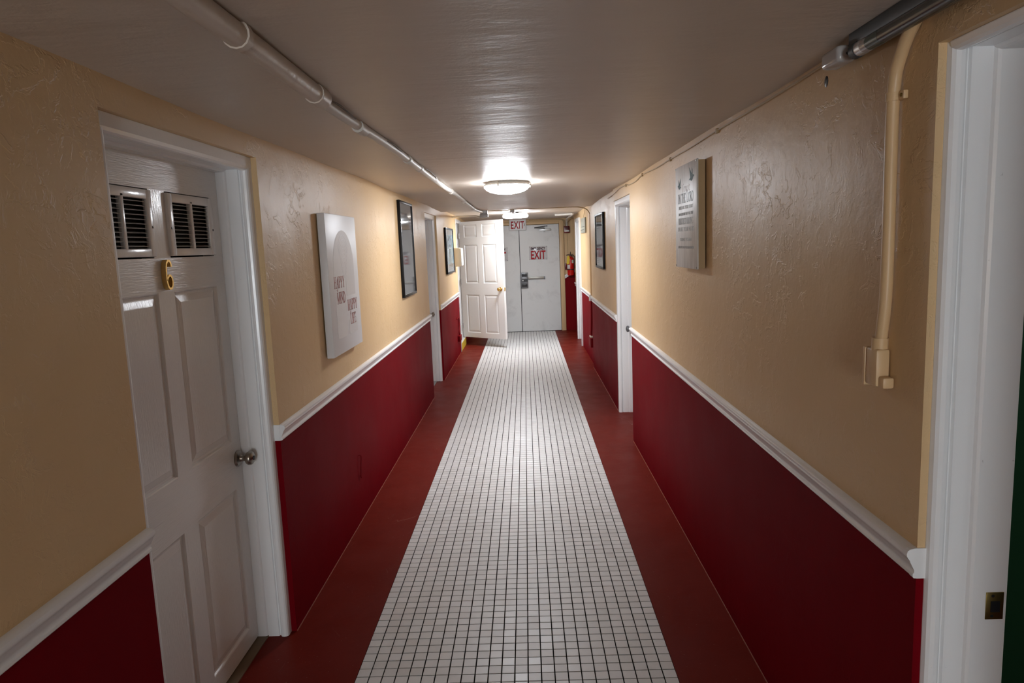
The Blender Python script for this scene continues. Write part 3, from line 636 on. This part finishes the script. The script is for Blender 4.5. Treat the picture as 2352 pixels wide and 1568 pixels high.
for k in range(3): mb.box(-.28, .12-.08*k, yy-.0008, yy-.0004, .098-.02*k, .105-.02*k)
obj('print_lines', mb, 'poster_ink', f)
sp2 = thing('wall_panel', 'small grey-green rectangular panel hung high on far right wall', 'sign', (XB, 10.215, 1.752), RIGHT)
mb = MB(); mb.bbox(-.345, .345, -.022, -.002, 0, .212, .003); obj('panel_board', mb, 'panel_grey', sp2)
mb = MB(); mb.box(-.32, .32, -.0225, -.022, .085, .09); mb.box(-.30, .2, -.0225, -.022, .04, .048); obj('panel_marks', mb, 'poster_ink', sp2)
mb = MB(); mb.tube([(.0, -.01, .21), (.12, -.006, .28), (.26, -.006, .33)], .0022, 6); obj('hanging_wire', mb, 'wire_tan', sp2)

dp_ = thing('dispenser', 'ivory wall dispenser with white rounded cover beside the open door', 'dispenser', (XL, 10.385, 1.335), LEFT)
mb = MB(); mb.bbox(-.125, .125, -.098, -.001, 0, .275, .012, seg=3); obj('body', mb, 'ivory_plastic', dp_)
mb = MB(); mb.bbox(-.128, .128, -.122, -.090, .006, .270, .015, seg=3); obj('cover', mb, 'white_plastic', dp_)

ex = thing('exit_sign', 'white EXIT sign with red letters and right arrow above the seam', 'exit sign', (-.018, 12.935, 1.880), ENDW)
mb = MB(); mb.bbox(-.155, .155, -.04, .035, 0, .195, .008); obj('housing', mb, 'exit_plate', ex)
text('lettering', 'EXIT', .185, 'red_print', ex, (-.006, -.0405, .033), sx=.60, bold=.004, spacing=1.1)
mb = MB(); mb.ribbon([(.112, .125), (.128, .098), (.112, .071)], .008, -.0412, -.0398); obj('arrow', mb, 'black_print', ex)
mb = MB(); mb.ribbon([(-.122, .112), (-.130, .098), (-.122, .084)], .003, -.0408, -.0398); obj('arrow', mb, 'faint_print', ex)
for i, (x, lab) in enumerate(((.342, 'EMERGENCY EXIT sign on the right leaf of the double door'), (-.388, 'EMERGENCY EXIT sign half hidden behind the open door'))):
    e = thing('emergency_exit_sign', lab, 'exit sign', (x, YE-.0125, 1.328), ENDW, group='emergency exit signs')
    mb = MB(); mb.bbox(-.168, .168, -.004, 0, 0, .252, .0015); obj('plate', mb, 'clear_plate', e)
    text('lettering', 'EMERGENCY', .066, 'dark_print', e, (-.005, -.0044, .186), sx=.70, bold=.0028)
    text('lettering', 'EXIT', .215, 'red_print', e, (-.005, -.0044, .018), sx=.60, bold=.0055, spacing=1.05)
    text('lettering', 'TM', .02, 'faint_print', e, (.142, -.0044, .022))
    for (sx, sz) in ((-.155, .012), (.155, .012), (-.155, .24), (.155, .24)):
        mb = MB(); mb.lathe([(.0005, -.007), (.005, -.006), (.0055, -.004), (.0005, -.0035)], 10, 'y', (sx, 0, sz)); obj('screw', mb, 'black', e)

# ------------------------------------------------------------------ alarm, extinguisher
al = thing('fire_alarm', 'dark red fire alarm strobe box right of the double door', 'fire alarm', (.877, YE+.005, 1.797), ENDW)
mb = MB(); mb.bbox(-.053, .053, -.052, 0, 0, .126, .007); obj('housing', mb, 'dark_red', al)
mb = MB(); mb.bbox(-.046, .046, -.070, -.050, .022, .056, .010, seg=3); obj('strobe_lens', mb, 'strobe_lens', al)
mb = MB()
for k in range(5): mb.box(-.03, .03, -.0535, -.0515, .075+k*.008, .078+k*.008)
obj('sounder_slots', mb, 'black', al)
mb = MB(); mb.tube([(0.004, -.006, .0), (.006, -.004, -.2), (.008, -.004, -.37)], .003, 6); obj('drop_wire', mb, 'wire_tan', al)
fe = thing('fire_extinguisher', 'red fire extinguisher with yellow tag hung beside the stairs', 'extinguisher', (.928, YE-.082, 1.022), ENDW)
mb = MB(); mb.lathe([(.001, .004), (.050, .0), (.060, .004), (.064, .014), (.064, .285), (.061, .305), (.050, .325), (.032, .338), (.020, .343), (.018, .352), (.001, .352)], 30); obj('cylinder', mb, 'red_enamel', fe)
mb = MB(); mb.lathe([(.0655, .104), (.0665, .106), (.0665, .118), (.0655, .120)], 30); obj('strap', mb, 'black', fe)
mb = MB(); mb.lathe([(.001, .350), (.020, .350), (.021, .362), (.014, .370), (.012, .385), (.001, .386)], 16); mb.tube([(.0, 0, .372), (-.04, -.012, .380), (-.075, -.02, .372)], .008, 8); vh = obj('valve', mb, 'nickel', fe)
mb = MB(); mb.bbox(-.01, .012, -.085, .02, .386, .394, .003); mb.tube([(0, .01, .385), (0, -.03, .412), (0, -.09, .43)], .006, 8); obj('lever', mb, 'black', fe)
mb = MB(); mb.tube([(.012, 0, .37), (.045, -.01, .375), (.074, -.015, .34), (.078, -.012, .25), (.076, -.006, .13)], .008, 10); obj('hose', mb, 'black', fe)
mb = MB(); R_ = .0646
ls = [(R_*math.cos(a), R_*math.sin(a)) for a in [math.radians(q) for q in range(190, 262, 8)]]
mb.add([(x, y, z) for x, y in ls for z in (.125, .20)], [(2*i, 2*i+2, 2*i+3, 2*i+1) for i in range(len(ls)-1)]); obj('white_label', mb, 'white_plastic', fe)
ls = [(R_*math.cos(a), R_*math.sin(a)) for a in [math.radians(q) for q in range(285, 330, 8)]]
mb = MB(); mb.add([(x, y, z) for x, y in ls for z in (.225, .285)], [(2*i, 2*i+2, 2*i+3, 2*i+1) for i in range(len(ls)-1)]); obj('instruction_label', mb, 'ivory_plastic', fe)
mb = MB(); pts = [(-.078, .208), (-.026, .214), (-.018, .335), (-.032, .362), (-.060, .352), (-.068, .335)]; n_ = 6
mb.add([(x, -.074, z) for x, z in pts]+[(x, -.072, z) for x, z in pts], [tuple(range(n_)), tuple(n_+i for i in range(n_))[::-1]]+[(i, (i+1) % n_, n_+(i+1) % n_, n_+i) for i in range(n_)]); obj('inspection_tag', mb, 'yellow_tag', fe)
mb = MB(); mb.bbox(-.105, -.066, .03, .078, .11, .225, .004); mb.bbox(-.07, .07, .062, .078, .10, .13, .003); o = obj('wall_bracket', mb, 'dark_red', fe)

# ------------------------------------------------------------------ pipes, cables and boxes
def smooth_path(pts, n=8):
    out = []; P_ = [Vector(p) for p in pts]; P_ = [P_[0]*2-P_[1]]+P_+[P_[-1]*2-P_[-2]]
    for i in range(1, len(P_)-2):
        p0, p1, p2, p3 = P_[i-1:i+3]
        for k in range(n):
            t_ = k/n; out.append(.5*((2*p1)+(-p0+p2)*t_+(2*p0-5*p1+4*p2-p3)*t_*t_+(-p0+3*p1-3*p2+p3)*t_**3))
    out.append(P_[-2]); return [q[:] for q in out]
cp_ = thing('ceiling_conduit', 'white painted conduit running along the left of the ceiling', 'pipe', (-.485, 0, 2.06))
def zz_(y, x=-.487): return zc(x, y)-2.06
mb = MB(); mb.tube([(0.01, y, zz_(y)-.022) for y in (-5.5, -2, 0, .8, 1.25, 1.6, 2.0, 2.06)], .026, 14); obj('thick_pipe', mb, 'ceiling_paint', cp_)
ys = [2.03, 2.3, 2.6, 2.9, 3.3, 3.7, 4.2, 4.8, 5.4, 6.0, 6.6, 7.2, 7.8, 8.3, 8.7, 8.95]
mb = MB(); mb.tube([(.0+.006*math.sin(2.3*y)+(.045 if y > 8.9 else .02 if y > 8.6 else 0), y, zz_(y)-.018-.004*math.sin(1.7*y)) for y in ys], .0175, 12); obj('thin_pipe', mb, 'pipe_white', cp_)
for y, r, l in ((1.49, .030, .012), (2.05, .029, .04), (2.62, .0225, .05), (3.62, .0225, .03), (4.05, .0215, .035), (4.75, .0215, .05), (5.75, .022, .04), (7.0, .022, .05), (8.2, .022, .05)):
    mb = MB(); xx = .01 if y < 2.1 else .006*math.sin(2.3*y)
    mb.tube([(xx, y-l, zz_(y)-(.022 if y < 2.1 else .018)), (xx, y+l, zz_(y)-(.022 if y < 2.1 else .018))], r, 14); obj('coupling', mb, 'ceiling_paint' if y < 2.5 else 'pipe_white', cp_)
for y, l in ((2.3, .16), (3.2, .2), (4.4, .25)):
    mb = MB(); rr = .021
    mb.tube(smooth_path([(rr*.9, y-l, zz_(y)-.014), (rr*1.25, y-l*.4, zz_(y)-.012), (rr*1.2, y+l*.3, zz_(y)-.016), (rr*.9, y+l, zz_(y)-.012)], 5), .0025, 6); obj('loose_wire', mb, 'wire_dark', cp_)

jb = thing('junction_box', 'grey junction box where the ceiling conduit ends', 'junction box', (-.413, 9.11, 1.978))
mb = MB(); mb.bbox(-.046, .046, -.03, .05, .05, .125, .003); obj('upper_box', mb, 'grey_plastic', jb)
mb = MB(); mb.bbox(-.053, .053, -.038, .056, 0, .048, .005); obj('lower_box', mb, 'grey_plastic', jb)
mb = MB(); mb.box(-.049, .049, -.033, .052, .046, .052); obj('box_seam', mb, 'black', jb)
mb = MB(); mb.tube([(-.05, 0, .01), (-.138, .49, .049), (-.30, .85, .066), (-.53, 1.20, .080)], .012, 10); obj('side_pipe', mb, 'pipe_white', jb)
mb = MB(); mb.tube(smooth_path([(-.05, -.03, .004), (.0, -.045, -.004), (.05, -.03, .008), (.09, .10, .0)], 5), .004, 6); obj('loose_wire', mb, 'ivory_plastic', jb)
lb = thing('light_feed_box', 'small grey feed box on the ceiling before the drum lamp', 'junction box', (-.055, 9.42, 2.048))
mb = MB(); mb.bbox(-.030, .030, -.03, .03, 0, .058, .004); obj('box_body', mb, 'grey_plastic', lb)
mb = MB(); mb.tube([(0.01, .03, .03), (.02, .4, .036), (.025, .79, .040)], .010, 8); obj('feed_pipe', mb, 'pipe_white', lb)
cb = tag(obj('ceiling_cable', MB().tube(smooth_path([(-.36, 9.10, 2.075), (-.2, 9.12, 2.060), (-.07, 9.20, 2.073), (.0, 8.99, 2.066), (.36, 8.99, 2.066), (.69, 8.99, 2.066), (.82, 9.0, 2.058), (.90, 9.03, 2.03), (.942, 9.05, 1.975)], 6), .006, 8), 'wire_tan'), 'tan cable looping across the ceiling past the junction box', 'cable')
rc = thing('corner_conduit', 'conduit down the right wall corner to a dark red outlet', 'pipe', (.948, 9.05, 0))
mb = MB(); mb.tube([(-.006, 0, 1.975), (-.006, .01, 1.5), (-.006, .03, .93)], .013, 10); obj('upper_pipe', mb, 'cream_paint', rc)
mb = MB(); mb.tube([(-.026, .03, .94), (-.028, .04, .86)], .013, 10); obj('rail_jumper', mb, 'trim_paint', rc)
mb = MB(); mb.tube([(-.008, .04, .865), (-.008, .07, .62), (-.008, .12, .50), (-.01, .16, .37)], .013, 10); obj('lower_pipe', mb, 'maroon_paint', rc)
mb = MB(); mb.bbox(-.034, .012, .03, .29, .245, .365, .006); bx_ = obj('outlet_box', mb, 'maroon_paint', rc)
mb = MB(); mb.bbox(-.030, .008, .10, .22, .365, .385, .004); obj('box_lip', mb, 'ivory_plastic', bx_)

wc = thing('wall_conduit', 'cream painted conduit with elbow fitting on near right wall', 'pipe', (XR-.016, 1.59, 0))
mb = MB(); mb.tube(smooth_path([(-.0, -.16, 2.072), (.0, -.085, 2.045), (.0, -.025, 1.985), (.0, .0, 1.90), (.0, .0, 1.62), (.0, .002, 1.48), (.0, .012, 1.40), (0, .022, 1.35)], 6), .0135, 12); obj('pipe', mb, 'cream_paint', wc)
for zc_ in (1.905,):
    mb = MB(); mb.tube([(0, 0, zc_-.009), (0, 0, zc_+.009)], .0155, 12); mb.bbox(.004, .015, -.034, -.01, zc_-.009, zc_+.009, .002); obj('pipe_strap', mb, 'cream_paint', wc)
    mb = MB(); mb.lathe([(.0005, -.002), (.004, -.001), (.004, .002)], 8, 'x', (.003, -.026, zc_)); obj('screw', mb, 'dark_brass', wc)
mb = MB(); mb.bbox(-.018, .014, .000, .052, 1.262, 1.350, .006); mb.bbox(-.012, .014, -.022, .008, 1.262, 1.288, .005); mb.tube([(0, .022, 1.345), (0, .020, 1.375)], .018, 12); eb = obj('elbow_body', mb, 'cream_paint', wc)
mb = MB(); mb.bbox(-.020, .012, .0505, .062, 1.258, 1.350, .003); obj('elbow_cover', mb, 'cream_paint', eb)
for zc_ in (1.335, 1.268):
    mb = MB(); mb.lathe([(.0005, .066), (.003, .0655), (.0035, .061)], 8, 'y', (-.008, 0, zc_)); obj('screw', mb, 'nickel', eb)

tl = thing('tube_light', 'unlit fluorescent tube fitting in the near right ceiling corner', 'tube light', (.885, 1.7, 2.04))
mb = MB(); mb.bbox(.0, .035, -1.2, .06, .012, .045, .003); obj('channel', mb, 'dark_channel', tl)
mb = MB(); mb.tube([(.004, -1.2, -.002), (.004, -.035, -.002)], .0165, 16); tb = obj('glass_tube', mb, 'tube_glass', tl)
mb = MB(); mb.tube([(.004, -.02, -.002), (.004, .008, -.002)], .0172, 16); obj('tube_end', mb, 'aluminium', tb)
mb = MB(); mb.tube([(.004, .008, -.002), (.004, .03, -.002)], .0185, 16); obj('tube_socket', mb, 'dark_channel', tl)
mb = MB(); mb.tube([(.004, -.10, -.002), (.004, -.045, -.002)], .0168, 16); obj('printed_band', mb, 'green_cap', tb)
mb = MB(); mb.tube([(.004, -.045, -.002), (.004, -.02, -.002)], .0169, 16); obj('clear_end', mb, 'holder_plastic', tb)
mb = MB(); mb.bbox(-.020, .026, .072, .168, -.014, .026, .010, seg=3); lh = obj('end_holder', mb, 'holder_plastic', tl)
mb = MB(); mb.lathe([(.0005, .0), (.005, .0), (.005, .004), (.0005, .004)], 10, 'y', (-.006, .166, .010)); obj('holder_hole', mb, 'black', lh)
mb = MB(); mb.tube(smooth_path([(.004, .028, -.002), (.0, .045, .012), (.006, .06, .004), (.004, .08, .006)], 5), .004, 8); mb.bbox(-.004, .02, .030, .05, -.012, .012, .003); obj('lead_wires', mb, 'dark_channel', tl)

wr = thing('wall_wire', 'thin cream wire stapled along the top of the right wall', 'cable', (XR, 0, 0))
wp = [(-.004, 1.86, 2.070), (-.004, 2.36, 2.062), (-.004, 3.03, 2.061), (-.004, 3.5, 2.055), (-.004, 3.98, 2.056), (-.004, 4.45, 2.053), (-.004, 4.91, 2.062), (-.004, 5.19, 2.043), (-.004, 5.51, 2.044), (-.004, 5.69, 2.056), (-.004, 6.08, 2.060), (-.004, 6.4, 2.044), (.006, 7.0, 2.036)]
mb = MB(); mb.tube(smooth_path(wp, 6), .0042, 6); obj('wire', mb, 'wire_tan', wr)
for y, z in ((3.03, 2.061), (3.98, 2.056), (4.91, 2.062), (5.69, 2.056)):
    mb = MB(); mb.bbox(-.011, 0, y-.01, y+.01, z-.012, z+.008, .002); obj('staple', mb, 'tan_edge', wr)
mb = MB(); mb.lathe([(.0005, -.001), (.011, -.0008), (.012, 0.0)], 14, 'x', (0, 0, 0)); mb.v = [(p[0], p[1], p[2]*1.25) for p in mb.v]
tag(obj('knockout_plug', mb, 'black', None, (XR, 1.973, 2.022)), 'small dark oval plug on right wall below the tube fitting', 'plug')

wp2 = thing('white_conduit', 'white conduit elbow on the ceiling above the fire alarm', 'pipe', (.87, 12.9, 1.92))
mb = MB(); mb.tube(smooth_path([(-.27, -1.55, .148), (-.1, -1.62, .148), (-.005, -1.68, .148), (.0, -1.55, .146), (.0, -.9, .140), (.0, -.25, .130), (.003, -.03, .095), (.008, .055, .03), (.008, .06, .003)], 5), .017, 10); obj('elbow_pipe', mb, 'pipe_white', wp2)
for k, (dx, r) in enumerate(((-.022, .006), (-.034, .006), (.03, .005))):
    mb = MB(); s_ = -1 if dx < 0 else 1
    mb.tube(smooth_path([(-.68 if dx < 0 else .09, .075, .140-.006*k), (-.25 if dx < 0 else .08, .075, .140-.006*k), (dx*2.6, .075, .125), (dx, .075, .06), (dx*.8, .075, .003)], 5), r, 8); obj('side_cable', mb, 'wire_tan', wp2)

ck = thing('cord_outlet', 'dark red outlet box with drooping cord on far left wall', 'outlet', (XL, 10.42, .22), LEFT)
mb = MB(); mb.bbox(-.12, .12, -.040, 0, .0, .085, .006); obj('outlet_box', mb, 'maroon_paint', ck)
mb = MB(); mb.tube(smooth_path([(-.17, -.006, .345), (-.07, -.010, .36), (.02, -.012, .32), (.03, -.012, .22), (-.02, -.014, .14), (.0, -.02, .085)], 6), .007, 8); obj('cord', mb, 'maroon_paint', ck)
mb = MB(); mb.tube(smooth_path([(.0, -.002, .135), (.006, -.016, .128), (.004, -.012, .07), (-.002, -.010, .012), (.004, -.010, -.004), (.010, -.004, .008)], 6), .0032, 8)
tag(obj('wire_stub', mb, 'maroon_paint', None, (XL, 4.04, .268), LEFT), 'short painted wire stub on the left red wainscot', 'wire')
